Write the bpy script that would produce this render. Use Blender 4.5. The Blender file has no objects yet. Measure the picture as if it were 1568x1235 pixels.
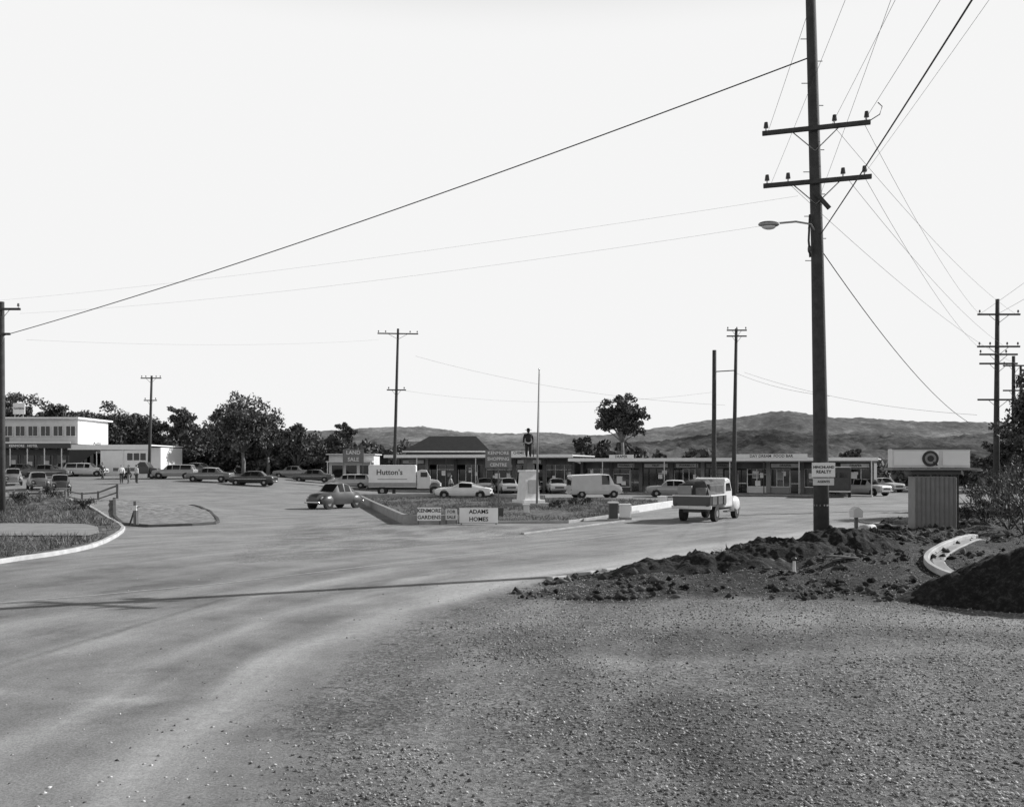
import bpy,bmesh,math,random
import numpy as np
from mathutils import Vector,Matrix
random.seed(7); rng=np.random.default_rng(7)
R=math.radians
scene=bpy.context.scene
COL=scene.collection
# ---- survey helpers: camera station (0,0,2.7) looking along +Y ; convert bearings to world metres
CX,HY,F,H=784.,712.,1400.,2.7
def wx(px,Y): return (px-CX)/F*Y
def wz(py,Y): return H+(HY-py)/F*Y
def gp(px,py,z=0.):
    Y=(H-z)*F/(py-HY); return (wx(px,Y),Y)
def ss(a,b,t):
    t=np.clip((np.asarray(t,float)-a)/(b-a),0,1); return t*t*(3-2*t)
def hsh(i,j,s):
    n=np.sin(i*127.1+j*311.7+s*74.7)*43758.5453; return n-np.floor(n)
def vn(x,y,s=0):
    x=np.asarray(x,float);y=np.asarray(y,float)
    i=np.floor(x);j=np.floor(y);u=x-i;v=y-j;u=u*u*(3-2*u);v=v*v*(3-2*v)
    a=hsh(i,j,s);b=hsh(i+1,j,s);c=hsh(i,j+1,s);d=hsh(i+1,j+1,s)
    return (a*(1-u)+b*u)*(1-v)+(c*(1-u)+d*u)*v
def fbm(x,y,s=0,o=4):
    r=0;a=.5;t=0
    for k in range(o):
        r=r+a*vn(x*2**k,y*2**k,s+k);t+=a;a*=.5
    return r/t
EDGE=[(-1.6,-80),(-2.1,0),(-2.1,7.2),(-2.3,9),(-2.1,13.1),(-1.2,16.6),(0,19.6),(.9,21.7),(5.2,26.4),(10.6,32.6),(21,47.5),(40,72),(90,130),(400,500)]
def sd_line(x,y,P=EDGE):
    x=np.asarray(x,float);y=np.asarray(y,float)
    best=np.full(x.shape,1e18);sg=np.ones(x.shape)
    for (ax,ay),(bx,by) in zip(P[:-1],P[1:]):
        dx,dy=bx-ax,by-ay;L=dx*dx+dy*dy
        t=np.clip(((x-ax)*dx+(y-ay)*dy)/L,0,1)
        qx=x-ax-t*dx;qy=y-ay-t*dy;d=qx*qx+qy*qy
        c=dx*(y-ay)-dy*(x-ax)
        m=d<best-1e-9
        sg=np.where(m,np.sign(c),sg);best=np.where(m,d,best)
    return np.sqrt(best)*sg
def inpoly(x,y,P):
    x=np.asarray(x,float);y=np.asarray(y,float);c=np.zeros(x.shape,bool);d=np.full(x.shape,1e18)
    n=len(P)
    for i in range(n):
        ax,ay=P[i];bx,by=P[(i+1)%n]
        cond=((ay>y)!=(by>y))&(x<(bx-ax)*(y-ay)/((by-ay) if by!=ay else 1e-9)+ax)
        c^=cond
        dx,dy=bx-ax,by-ay;t=np.clip(((x-ax)*dx+(y-ay)*dy)/(dx*dx+dy*dy+1e-9),0,1)
        d=np.minimum(d,(x-ax-t*dx)**2+(y-ay-t*dy)**2)
    return np.where(c,1,-1)*np.sqrt(d)
def hh(x,y):
    x=np.asarray(x,float);y=np.asarray(y,float)
    sd=sd_line(x,y)
    left=1.6*ss(60,110,y)*ss(10,35,-x)
    ver=.6*ss(0.1,3.2,-sd)*ss(18.,24,y)
    bump=(fbm(x*.9,y*.9,3)-.5)*.45*ss(.2,1.8,-sd)*ss(18.5,21.5,y)*(1-ss(50,70,y))
    bump=bump*(1-.95*np.exp(-(((x-10.9)/2.3)**4+((y-22.6)/4.)**4)))
    bank=.75*np.exp(-(((x+25)/7.5)**2+((y-50)/5.)**2))*(.6+.8*fbm(x*.8,y*.8,71))
    val=-9*ss(115,230,y)
    fore=(fbm(x*.35,y*.35,9,2)-.5)*.12*ss(0,2,-sd)
    return left+ver+bump+val+fore+bank
def h1(x,y): return float(hh(np.array([x]),np.array([y]))[0])
NOSE=[gp(360,862),gp(400,832),gp(455,803),gp(560,792),gp(626,804),gp(870,806),gp(935,800),gp(800,822),gp(640,838),gp(480,853)]
# ---- materials
def nodes(name):
    m=bpy.data.materials.new(name);m.use_nodes=True
    nt=m.node_tree;b=nt.nodes['Principled BSDF'];return m,nt,b
def N(nt,t,**k):
    n=nt.nodes.new(t)
    for a,v in k.items(): setattr(n,a,v)
    return n
def grey(v): return (v,v,v,1)
def noise_n(nt,scale,detail=4,rough=.6,pos=None,obj=False):
    n=N(nt,'ShaderNodeTexNoise');n.inputs['Scale'].default_value=scale;n.inputs['Detail'].default_value=detail;n.inputs['Roughness'].default_value=rough
    if pos is not None: nt.links.new(pos,n.inputs['Vector'])
    elif obj:
        t=N(nt,'ShaderNodeTexCoord');nt.links.new(t.outputs['Object'],n.inputs['Vector'])
    return n
def ramp(nt,src,stops):
    r=N(nt,'ShaderNodeValToRGB');e=r.color_ramp.elements
    while len(e)<len(stops): e.new(.5)
    for q,(p,v) in zip(e,stops): q.position=p;q.color=grey(v)
    nt.links.new(src,r.inputs['Fac']);return r
MC={}
def mat(name,v=.5,rough=.6,var=.15,scale=3.,metal=0.,bump=0.,spec=.5,coat=0):
    if name in MC: return MC[name]
    m,nt,b=nodes(name)
    n=noise_n(nt,scale,5,.65,obj=True)
    r=ramp(nt,n.outputs['Fac'],[(.3,v*(1-var)),(.7,min(v*(1+var),.9))])
    nt.links.new(r.outputs['Color'],b.inputs['Base Color'])
    b.inputs['Roughness'].default_value=rough;b.inputs['Metallic'].default_value=metal
    b.inputs['Specular IOR Level'].default_value=spec
    b.inputs['Coat Weight'].default_value=coat
    if bump:
        n2=noise_n(nt,scale*6,4,.6,obj=True);bp=N(nt,'ShaderNodeBump');bp.inputs['Strength'].default_value=bump;bp.inputs['Distance'].default_value=.02
        nt.links.new(n2.outputs['Fac'],bp.inputs['Height']);nt.links.new(bp.outputs['Normal'],b.inputs['Normal'])
    MC[name]=m;return m
def island_mat(name,lo,hi,rough=.8,trans=0,gam=1.):
    m,nt,b=nodes(name)
    g=N(nt,'ShaderNodeNewGeometry')
    n=noise_n(nt,.4,4,.65,pos=g.outputs['Position'])
    a=N(nt,'ShaderNodeMath',operation='MULTIPLY');nt.links.new(g.outputs['Random Per Island'],a.inputs[0]);nt.links.new(n.outputs['Fac'],a.inputs[1])
    r=ramp(nt,a.outputs[0],[(0.,lo),(.6,hi)])
    nt.links.new(r.outputs['Color'],b.inputs['Base Color']);b.inputs['Roughness'].default_value=rough
    b.inputs['Specular IOR Level'].default_value=.25
    if trans:
        out=nt.nodes['Material Output'];t=N(nt,'ShaderNodeBsdfTranslucent');nt.links.new(r.outputs['Color'],t.inputs['Color'])
        mx=N(nt,'ShaderNodeMixShader');mx.inputs[0].default_value=trans
        nt.links.new(b.outputs[0],mx.inputs[1]);nt.links.new(t.outputs[0],mx.inputs[2]);nt.links.new(mx.outputs[0],out.inputs['Surface'])
    return m
def ground_mat():
    m,nt,b=nodes('ground_surface');L=nt.links.new
    g=N(nt,'ShaderNodeNewGeometry');P=g.outputs['Position']
    at=N(nt,'ShaderNodeAttribute',attribute_name='mask');sp=N(nt,'ShaderNodeSeparateColor');L(at.outputs['Color'],sp.inputs[0])
    tk=N(nt,'ShaderNodeAttribute',attribute_name='along');st=noise_n(nt,1.,5,.6,tk.outputs['Vector'])
    stc=ramp(nt,st.outputs['Fac'],[(.34,.62),(.5,.97),(.66,1.4)])
    fine=noise_n(nt,38,5,.75,P);mid=noise_n(nt,7,5,.65,P);big=noise_n(nt,.45,6,.7,P)
    vor=N(nt,'ShaderNodeTexVoronoi');vor.inputs['Scale'].default_value=26;L(P,vor.inputs['Vector'])
    vs=N(nt,'ShaderNodeSeparateColor');L(vor.outputs['Color'],vs.inputs[0])
    grav=ramp(nt,fine.outputs['Fac'],[(.36,.045),(.5,.16),(.64,.42)])
    gv=ramp(nt,vs.outputs[0],[(.3,.06),(.95,.45)])
    def mix(f,a,bb,mode='MIX',fv=None):
        x=N(nt,'ShaderNodeMix',data_type='RGBA',blend_type=mode)
        if f is not None: L(f,x.inputs[0])
        else: x.inputs[0].default_value=fv
        L(a,x.inputs[6]);L(bb,x.inputs[7]);return x.outputs[2]
    gr=mix(None,grav.outputs['Color'],gv.outputs['Color'],fv=.45)
    asp=ramp(nt,fine.outputs['Fac'],[(.32,.13),(.68,.31)])
    aspb=ramp(nt,big.outputs['Fac'],[(.36,.66),(.5,1.),(.66,1.28)])
    asc=mix(None,asp.outputs['Color'],aspb.outputs['Color'],'MULTIPLY',1.)
    gr=mix(None,gr,aspb.outputs['Color'],'MULTIPLY',.8)
    add=N(nt,'ShaderNodeMath',operation='ADD');L(sp.outputs[0],add.inputs[0])
    ms=N(nt,'ShaderNodeMath',operation='MULTIPLY_ADD');L(mid.outputs['Fac'],ms.inputs[0]);ms.inputs[1].default_value=1.2;ms.inputs[2].default_value=-.6
    L(ms.outputs[0],add.inputs[1])
    mr=N(nt,'ShaderNodeMapRange',interpolation_type='SMOOTHSTEP');L(add.outputs[0],mr.inputs['Value']);mr.inputs['From Min'].default_value=.25;mr.inputs['From Max'].default_value=.75
    c=mix(mr.outputs[0],gr,asc)
    dust=ramp(nt,fine.outputs['Fac'],[(.3,.34),(.7,.6)])
    dm=N(nt,'ShaderNodeMath',operation='MULTIPLY');L(sp.outputs[1],dm.inputs[0])
    dr=ramp(nt,mid.outputs['Fac'],[(.3,.5),(.65,1.)]);L(dr.outputs['Color'],dm.inputs[1])
    c=mix(dm.outputs[0],c,dust.outputs['Color'])
    c=mix(None,c,stc.outputs['Color'],'MULTIPLY',.38)
    so=ramp(nt,fine.outputs['Fac'],[(.4,.006),(.55,.028),(.74,.15)])
    bm=N(nt,'ShaderNodeMath',operation='MULTIPLY',use_clamp=True);L(sp.outputs[2],bm.inputs[0])
    br=ramp(nt,mid.outputs['Fac'],[(.33,.5),(.5,1.)]);L(br.outputs['Color'],bm.inputs[1])
    c=mix(bm.outputs[0],c,so.outputs['Color'])
    L(c,b.inputs['Base Color']);b.inputs['Roughness'].default_value=.85;b.inputs['Specular IOR Level'].default_value=.3
    inv=N(nt,'ShaderNodeMath',operation='MULTIPLY_ADD');L(mr.outputs[0],inv.inputs[0]);inv.inputs[1].default_value=-.7;inv.inputs[2].default_value=.95
    bp=N(nt,'ShaderNodeBump');bp.inputs['Distance'].default_value=.04;L(inv.outputs[0],bp.inputs['Strength']);L(fine.outputs['Fac'],bp.inputs['Height']);L(bp.outputs['Normal'],b.inputs['Normal'])
    return m
GM=ground_mat()
def masks(x,y):
    sd=sd_line(x,y);n=fbm(x*.5,y*.5,11);n2=fbm(x*1.7,y*1.7,61)
    A=ss(-1.3,1.3,sd+(n-.5)*2.2)
    nose=inpoly(x,y,NOSE)
    A=A*(1-.95*ss(-.8,.8,nose+(n-.5)*2))
    far=ss(104,116,y)
    A=A*(1-far)
    st=fbm(x*1.2+3,y*.35,21)
    near=1-ss(20,27,y)
    w=.5*(n-.5)*3
    G=near*(.8*np.exp(-((sd-1.0-w)/.45)**2)+.6*np.exp(-((sd-2.6-w)/.35)**2)+.75*np.exp(-((sd-4.6-w)/.5)**2)+.5*np.exp(-((sd-6.6)/.5)**2)+.4*np.exp(-((sd+1.4-w)/.4)**2)+.3*np.exp(-((sd+3.6-w*2)/.45)**2))*(.3+1.1*st)
    G=G+.32*ss(20,30,y)*(sd>0)*(.5+n)
    G=G+.95*np.exp(-((sd-1.0)/.9)**2)*ss(16,21,y)*(1-ss(36,46,y))
    G=G+.75*ss(1.5,5,x)*np.exp(-((y-16.0+.8*(n-.5))/.9)**2)*(.45+.8*n)
    G=G+.5*np.exp(-((y-12.4-.12*x)/.35)**2)*(sd<-1)*n
    G=G+.45*ss(0,1.5,nose)*n
    G=G+.6*np.exp(-((y-(10.55-.12*(x+4.5)))/.13)**2)*ss(-8,-6.5,x)*(1-ss(-4.2,-3.8,x))
    G=G+.35*ss(.3,1.5,-sd)*ss(33,38,y)*(1-ss(60,90,y))
    Bk=ss(.0,.7,-sd+(n-.5)*1.6)*ss(17.6,19.2,y+(n-.5)*4)*(1-.45*ss(28,42,y))
    Bk=Bk*(.78+.5*ss(.3,.5,n2))
    Bk=np.maximum(Bk,far*.9)
    Bk=np.maximum(Bk,.4*ss(.52,.7,n)*(sd<-1))
    Bk=np.maximum(Bk,.35*ss(0,1,nose)*ss(.48,.6,n2))
    return np.stack([np.clip(A,0,1),np.clip(G,0,1),np.clip(Bk,0,1),np.ones_like(A)],-1)
# ---- mesh helpers
def link(o): COL.objects.link(o);return o
def mk(name,V,Fc,m=None,smooth=False,mats=None,idx=None):
    me=bpy.data.meshes.new(name);me.from_pydata([tuple(v) for v in V],[],[tuple(f) for f in Fc]);me.update()
    for q in (mats or ([m] if m else [])): me.materials.append(q)
    if idx is not None: me.polygons.foreach_set('material_index',idx)
    if smooth: me.polygons.foreach_set('use_smooth',[True]*len(me.polygons))
    return link(bpy.data.objects.new(name,me))
def rawmesh(name,V,k,n,m,idx=None):
    me=bpy.data.meshes.new(name);me.vertices.add(len(V));me.vertices.foreach_set('co',V.astype(np.float32).ravel())
    me.loops.add(n*k);me.loops.foreach_set('vertex_index',(np.arange(n*k) if idx is None else idx.ravel()).astype(np.int32))
    me.polygons.add(n);me.polygons.foreach_set('loop_start',np.arange(0,k*n,k,dtype=np.int32))
    me.update(calc_edges=True);me.validate();me.materials.append(m);return link(bpy.data.objects.new(name,me))
def addmask(o,XY):
    x,y=XY[:,0],XY[:,1]
    a=o.data.color_attributes.new('mask','FLOAT_COLOR','POINT')
    a.data.foreach_set('color',masks(x,y).astype(np.float32).ravel())
    sd=sd_line(x,y);a=o.data.attributes.new('along','FLOAT_VECTOR','POINT')
    a.data.foreach_set('vector',np.stack([sd*1.5+.6*vn(x*.2,y*.2,4),(y+.5*x)*.13,0*x],-1).astype(np.float32).ravel())
# ground
xs=np.array([-3500,-2000,-1000,-500,-250,-150,-110]+list(np.arange(-85,-20,1.))+list(np.arange(-20,25,.3))+list(np.arange(25,85,1.))+[110,150,250,500,1000,2000,3500.])
ys=np.array([-80,-40,-20,-10,-4]+list(np.arange(0,36,.3))+list(np.arange(36,125,1.))+list(np.arange(130,250,10.))+[300,400,600,1000,2000,4500.])
GX,GY=np.meshgrid(xs,ys);GZ=hh(GX,GY);nx,ny=len(xs),len(ys)
V=np.stack([GX.ravel(),GY.ravel(),GZ.ravel()],-1)
ii,jj=np.meshgrid(np.arange(nx-1),np.arange(ny-1));a=(jj*nx+ii).ravel()
Q=np.stack([a,a+1,a+nx+1,a+nx],-1)
g=mk('ground',V.tolist(),Q.tolist(),GM,True);addmask(g,V)
cx=V[Q].mean(1);sdc=sd_line(cx[:,0],cx[:,1])
sel=(sdc>-.05)&(cx[:,1]<112)&(cx[:,1]>-40)&(cx[:,0]>-85)&(cx[:,0]<80)
Qs=Q[sel];u,inv=np.unique(Qs,return_inverse=True);Vr=V[u].copy();Vr[:,2]+=.006
r=mk('road',Vr.tolist(),inv.reshape(Qs.shape).tolist(),GM,True);addmask(r,Vr)
def resample(P,step,closed=False):
    P=[Vector((p[0],p[1])) for p in P]
    if closed: P=P+[P[0]]
    out=[]
    for a,b in zip(P[:-1],P[1:]):
        n=max(1,int((b-a).length/step))
        for k in range(n): out.append(a.lerp(b,k/n))
    if not closed: out.append(P[-1])
    return out
def smoothpts(P,it=2,closed=False):
    P=[Vector((p[0],p[1])) for p in P]
    for _ in range(it):
        Q=[] if closed else [P[0]]
        n=len(P)
        for i in range(n if closed else n-1):
            a,b=P[i],P[(i+1)%n];Q+= [a.lerp(b,.25),a.lerp(b,.75)]
        if not closed: Q.append(P[-1])
        P=Q
    return P
def sweep(name,P,w,hgt,m,closed=False,z0=-.1,step=.6,off=0.,zc=None):
    P=resample(P,step,closed);n=len(P);V=[];Fc=[]
    HZ=hh(np.array([p.x for p in P]),np.array([p.y for p in P])) if zc is None else np.full(n,zc)
    for i,p in enumerate(P):
        a=P[i-1] if (i or closed) else p;b=P[(i+1)%n] if (i<n-1 or closed) else p
        t=(b-a).normalized();nn=Vector((-t.y,t.x));z=float(HZ[i])+off
        for s,zz in ((-1,z0),(-1,hgt-.02),(-.8,hgt),(.8,hgt),(1,hgt-.02),(1,z0)):
            q=p+nn*s*w/2;V.append((q.x,q.y,z+zz))
    for i in range(n if closed else n-1):
        j=(i+1)%n
        for k in range(5): Fc.append((i*6+k,i*6+k+1,j*6+k+1,j*6+k))
    if not closed: Fc+= [tuple(range(6)),tuple(range((n-1)*6,n*6))[::-1]]
    return mk(name,V,Fc,m)
def ribbon(name,P,w,off,m,step=.4):
    P=resample(P,step);n=len(P);V=[];Fc=[]
    for i,p in enumerate(P):
        t=(P[min(i+1,n-1)]-P[max(i-1,0)]).normalized();nn=Vector((-t.y,t.x))
        for s in (-.5,.5):
            q=p+nn*s*w;V.append([q.x,q.y,0])
    V=np.array(V);V[:,2]=hh(V[:,0],V[:,1])+off
    for i in range(n-1): Fc.append((2*i,2*i+1,2*i+3,2*i+2))
    return mk(name,V.tolist(),Fc,m)
def patch(name,P,off,m,cell=1.):
    bm=bmesh.new();f=bm.faces.new([bm.verts.new((p[0],p[1],0)) for p in P])
    bmesh.ops.triangulate(bm,faces=bm.faces[:])
    X=[p[0] for p in P];Y=[p[1] for p in P]
    for ax,lo,hi in ((0,max(min(X),-45),max(X)),(1,min(Y),max(Y))):
        t=math.ceil(lo/cell)*cell
        while t<hi:
            co=(t,0,0) if ax==0 else (0,t,0);no=(1,0,0) if ax==0 else (0,1,0)
            bmesh.ops.bisect_plane(bm,geom=bm.verts[:]+bm.edges[:]+bm.faces[:],plane_co=co,plane_no=no);t+=cell
    vx=np.array([v.co.x for v in bm.verts]);vy=np.array([v.co.y for v in bm.verts]);vz=hh(vx,vy)+off+.05*(vn(vx*.7,vy*.7,5)-.3)
    for v,z in zip(bm.verts,vz): v.co.z=float(z)
    bmesh.ops.recalc_face_normals(bm,faces=bm.faces[:])
    bm.normal_update()
    if sum(f.normal.z for f in bm.faces)<0: bmesh.ops.reverse_faces(bm,faces=bm.faces[:])
    me=bpy.data.meshes.new(name);bm.to_mesh(me);bm.free();me.materials.append(m);return link(bpy.data.objects.new(name,me))
def tubegeo(P,Rr,seg=6):
    P=[Vector(p) for p in P];V=[];Fc=[]
    for i,p in enumerate(P):
        t=(P[min(i+1,len(P)-1)]-P[max(i-1,0)]).normalized()
        u=t.cross(Vector((0,0,1)) if abs(t.z)<.9 else Vector((1,0,0))).normalized();v=t.cross(u)
        rr=Rr[i] if hasattr(Rr,'__len__') else Rr
        for k in range(seg):
            a=2*math.pi*k/seg;V.append(p+(u*math.cos(a)+v*math.sin(a))*rr)
    for i in range(len(P)-1):
        for k in range(seg):
            k2=(k+1)%seg;Fc.append((i*seg+k,i*seg+k2,(i+1)*seg+k2,(i+1)*seg+k))
    Fc.append(tuple(range(seg))[::-1]);Fc.append(tuple(range((len(P)-1)*seg,len(P)*seg)))
    return V,Fc
class B:
    def __init__(s,name,loc,rz=0.):
        s.e=link(bpy.data.objects.new(name,None));s.e.location=loc;s.e.rotation_euler=(0,0,rz);s.e.empty_display_size=.2
    def p(s,o): o.parent=s.e;return o
    def box(s,name,c,sz,m,bev=0.,rot=(0,0,0)):
        bm=bmesh.new();bmesh.ops.create_cube(bm,size=1)
        for v in bm.verts: v.co=Vector((v.co.x*sz[0],v.co.y*sz[1],v.co.z*sz[2]))
        if bev: bmesh.ops.bevel(bm,geom=bm.edges[:],offset=bev,segments=2,affect='EDGES',profile=.5)
        me=bpy.data.meshes.new(name);bm.to_mesh(me);bm.free();me.materials.append(m)
        o=link(bpy.data.objects.new(name,me));o.location=c;o.rotation_euler=rot;return s.p(o)
    def cyl(s,name,c,r,d,m,axis='z',r2=None,seg=14):
        bm=bmesh.new();bmesh.ops.create_cone(bm,cap_ends=True,segments=seg,radius1=r,radius2=r if r2 is None else r2,depth=d)
        me=bpy.data.meshes.new(name);bm.to_mesh(me);bm.free();me.materials.append(m)
        o=link(bpy.data.objects.new(name,me));o.location=c
        o.rotation_euler={'z':(0,0,0),'y':(R(90),0,0),'x':(0,R(90),0)}[axis];return s.p(o)
    def sph(s,name,c,rad,m,rot=(0,0,0)):
        bm=bmesh.new();bmesh.ops.create_uvsphere(bm,u_segments=14,v_segments=10,radius=1)
        for v in bm.verts: v.co=Vector((v.co.x*rad[0],v.co.y*rad[1],v.co.z*rad[2]))
        for f in bm.faces: f.smooth=True
        me=bpy.data.meshes.new(name);bm.to_mesh(me);bm.free();me.materials.append(m)
        o=link(bpy.data.objects.new(name,me));o.location=c;o.rotation_euler=rot;return s.p(o)
    def prof(s,name,pts,y0,y1,m,bev=0.):
        bm=bmesh.new();a=[bm.verts.new((x,y0,z)) for x,z in pts];b=[bm.verts.new((x,y1,z)) for x,z in pts];n=len(pts)
        bm.faces.new(a);bm.faces.new(b[::-1])
        for i in range(n): bm.faces.new((a[i],b[i],b[(i+1)%n],a[(i+1)%n]))
        bmesh.ops.recalc_face_normals(bm,faces=bm.faces[:])
        if bev: bmesh.ops.bevel(bm,geom=bm.edges[:],offset=bev,segments=2,affect='EDGES',profile=.5)
        me=bpy.data.meshes.new(name);bm.to_mesh(me);bm.free();me.materials.append(m)
        return s.p(link(bpy.data.objects.new(name,me)))
    def tube(s,name,P,r,m,seg=6):
        V,Fc=tubegeo(P,r,seg);return s.p(mk(name,V,Fc,m,True))
    def text(s,name,t,size,c,m,rz=0.,ext=.004,align='CENTER'):
        cu=bpy.data.curves.new(name,'FONT');cu.body=t;cu.size=size;cu.extrude=ext;cu.align_x=align;cu.align_y='CENTER';cu.resolution_u=2;cu.offset=size*.02
        cu.materials.append(m);o=link(bpy.data.objects.new(name,cu));o.location=c;o.rotation_euler=(R(90),0,rz);return s.p(o)
# ---- palette
conc=mat('concrete',.34,.8,.25,2,bump=.3)
concL=mat('concrete_fresh',.5,.8,.25,2,bump=.3)
wood=mat('weathered_timber',.05,.85,.35,4,bump=.5)
woodL=mat('grey_timber',.15,.85,.3,4,bump=.4)
white=mat('white_paint',.85,.5,.05,2)
offw=mat('offwhite_paint',.66,.55,.1,2)
blk=mat('black_paint',.02,.5,.2,3)
dark=mat('dark_paint',.05,.5,.2,3)
metal=mat('galvanised_steel',.35,.4,.15,6,metal=.6)
chrome=mat('chrome',.6,.22,.1,6,metal=1)
hub=mat('hubcap_steel',.3,.4,.2,6,metal=.5)
tyre=mat('tyre_rubber',.015,.8,.2,6)
glass=mat('window_glass',.015,.06,.3,1.5,spec=.6)
porc=mat('insulator_ceramic',.03,.25,.1,3)
wire=mat('wire_metal',.03,.6,.1,3)
wirel=mat('wire_weathered',.22,.6,.1,3)
brick=mat('brickwork',.14,.85,.3,7,bump=.3)
midg=mat('mid_grey_paint',.25,.5,.1,2)
lamp=mat('lamp_lens',.6,.2,.05,2)
roofd=mat('dark_roof',.025,.8,.3,2)
paint_line=mat('road_paint',.44,.7,.35,8)
steelroof=mat('steel_roof',.6,.5,.1,2)
stone=mat('memorial_stone',.8,.8,.08,4,bump=.2)
bronze=mat('bronze',.02,.6,.2,5,metal=.2)
skin=mat('skin',.35,.6,.05,3)
# ---- road markings and kerbs
CL=smoothpts([(-26,8.5),(-8.8,18),(-2.66,25.9),(1.5,31.5),(4.8,36.7),(8.6,43.5),(16,54),(40,82)],2)
ribbon('road_centre_line',CL,.075,.012,paint_line)
LV=smoothpts([gp(-260,905),gp(0,862),gp(100,848),gp(150,836),gp(184,818),gp(190,808),gp(165,797),gp(110,786),gp(-160,770)],1,True)
def vergemat(name,lo,mid_,hi,sc=6):
    m,nt,b=nodes(name);g=N(nt,'ShaderNodeNewGeometry')
    n=noise_n(nt,sc,7,.75,g.outputs['Position']);r=ramp(nt,n.outputs['Fac'],[(.36,lo),(.5,mid_),(.64,hi)])
    nt.links.new(r.outputs['Color'],b.inputs['Base Color']);b.inputs['Roughness'].default_value=.95
    bp=N(nt,'ShaderNodeBump');bp.inputs['Strength'].default_value=.8;bp.inputs['Distance'].default_value=.06;nt.links.new(n.outputs['Fac'],bp.inputs['Height']);nt.links.new(bp.outputs['Normal'],b.inputs['Normal'])
    return m
dirtL=vergemat('pale_dirt',.13,.24,.38,3)
grassm=vergemat('dry_grass',.03,.1,.26,3)
soil=vergemat('dark_soil',.004,.012,.06,9)
patch('grass_verge',[(p.x,p.y) for p in LV],.09,grassm)
sweep('kerb',LV,.16,.13,concL,True)
FP=[gp(-200,838),gp(0,826),gp(135,826),gp(152,822),gp(150,812),gp(130,807),gp(0,806),gp(-200,808)]
patch('footpath',FP,.135,mat('path_concrete',.27,.9,.2,1.5,bump=.2))
IS=smoothpts([gp(195,808),gp(170,793),gp(185,768),gp(262,776),gp(318,788),gp(337,799),gp(325,804)],1,True)
patch('traffic_island',[(p.x,p.y) for p in IS],.08,dirtL)
sweep('island_kerb',IS,.16,.12,mat('kerb_dark',.07,.8,.3,2),True)
GBD=[(-4.9,42.),(2.6,42.6),(6.3,50),(13.,68),(-4,76),(-12.6,74)]
patch('garden_bed',GBD,.06,grassm)
sweep('garden_wall',[(-12.6,74),(-8.6,57),(-4.9,42.),(-2.5,42.1)],.26,.42,mat('wall_render',.3,.85,.25,2,bump=.3))
sweep('low_garden_wall',[(-12.6,74),(-4,76),(2.5,71)],.25,.38,conc)
sweep('garden_kerb',[(-2.4,42.15),(2.6,42.6),(6.3,50),(13.,68)],.16,.13,conc)
sweep('white_boundary_wall',[(6.6,51.2),(8.6,55.5),(11.5,62)],.2,.4,offw)
sweep('far_kerb',[gp(800,818),gp(880,808),gp(955,798)],.16,.07,conc)
for k,(a_,b_) in enumerate([(.0,.12),(.15,.22),(.3,.42),(.5,.56),(.62,.72),(.82,.98)]):
    A0=Vector((.9,21.7));B0=Vector((10.6,32.6))
    p0=A0.lerp(B0,a_);p1=A0.lerp(B0,b_);mm=p0.lerp(p1,.5)+Vector((.06,-.05))
    sweep('broken_kerb',[p0,mm,p1],.2,.06,concL,step=.3)
NK=smoothpts([(13.3,26.2),(12.6,25.4),(11.0,23.4),(9.85,21.9),(9.6,20.9),(9.8,19.9),(10.4,19.2)],3)
sweep('curved_kerb',NK,.12,.13,concL,step=.3,z0=-.2)
sweep('kerb_channel',[(p.x+.3,p.y+.03) for p in NK[2:-3]],.3,.03,conc,step=.3,z0=-.2)
# ---- mounds
def mound(name,c,rx,ry,hgt,seed,m,n=90):
    u,v=np.meshgrid(np.linspace(-1,1,n+1),np.linspace(-1,1,n+1));x=c[0]+u*rx*1.15;y=c[1]+v*ry*1.15
    rr=np.clip(np.hypot(u,v)*1.15+.3*(vn(x*.8,y*.8,seed)-.5),0,None)
    z=hgt*np.clip(1-rr**1.7,0,None)*(0.7+.6*fbm(x*1.3,y*1.3,seed))
    z=z+np.where(z>0,.26*(fbm(x*5,y*5,seed+3,5)-.5)*np.clip(z*5,0,1),0)
    V=np.stack([x.ravel(),y.ravel(),(hh(x,y)+z-.03).ravel()],-1);Fc=[]
    for j in range(n):
        for i in range(n): a=j*(n+1)+i;Fc.append((a,a+1,a+n+2,a+n+1))
    return mk(name,V.tolist(),Fc,m,True)
mound('dirt_mound',(12.7,18.0),5.0,1.7,1.75,4,soil)
mound('dirt_mound',(8.6,23.4),1.7,.9,.5,8,soil)
mound('dirt_mound',(6.6,22.6),1.6,.7,.3,15,soil)
mound('dirt_mound',(4.2,21.6),2.6,.7,.26,12,soil)
mound('dirt_mound',(6.8,25.2),1.6,.6,.25,22,soil)
mound('dirt_mound',(13.,33.),3.0,.8,.3,32,soil)
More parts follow.
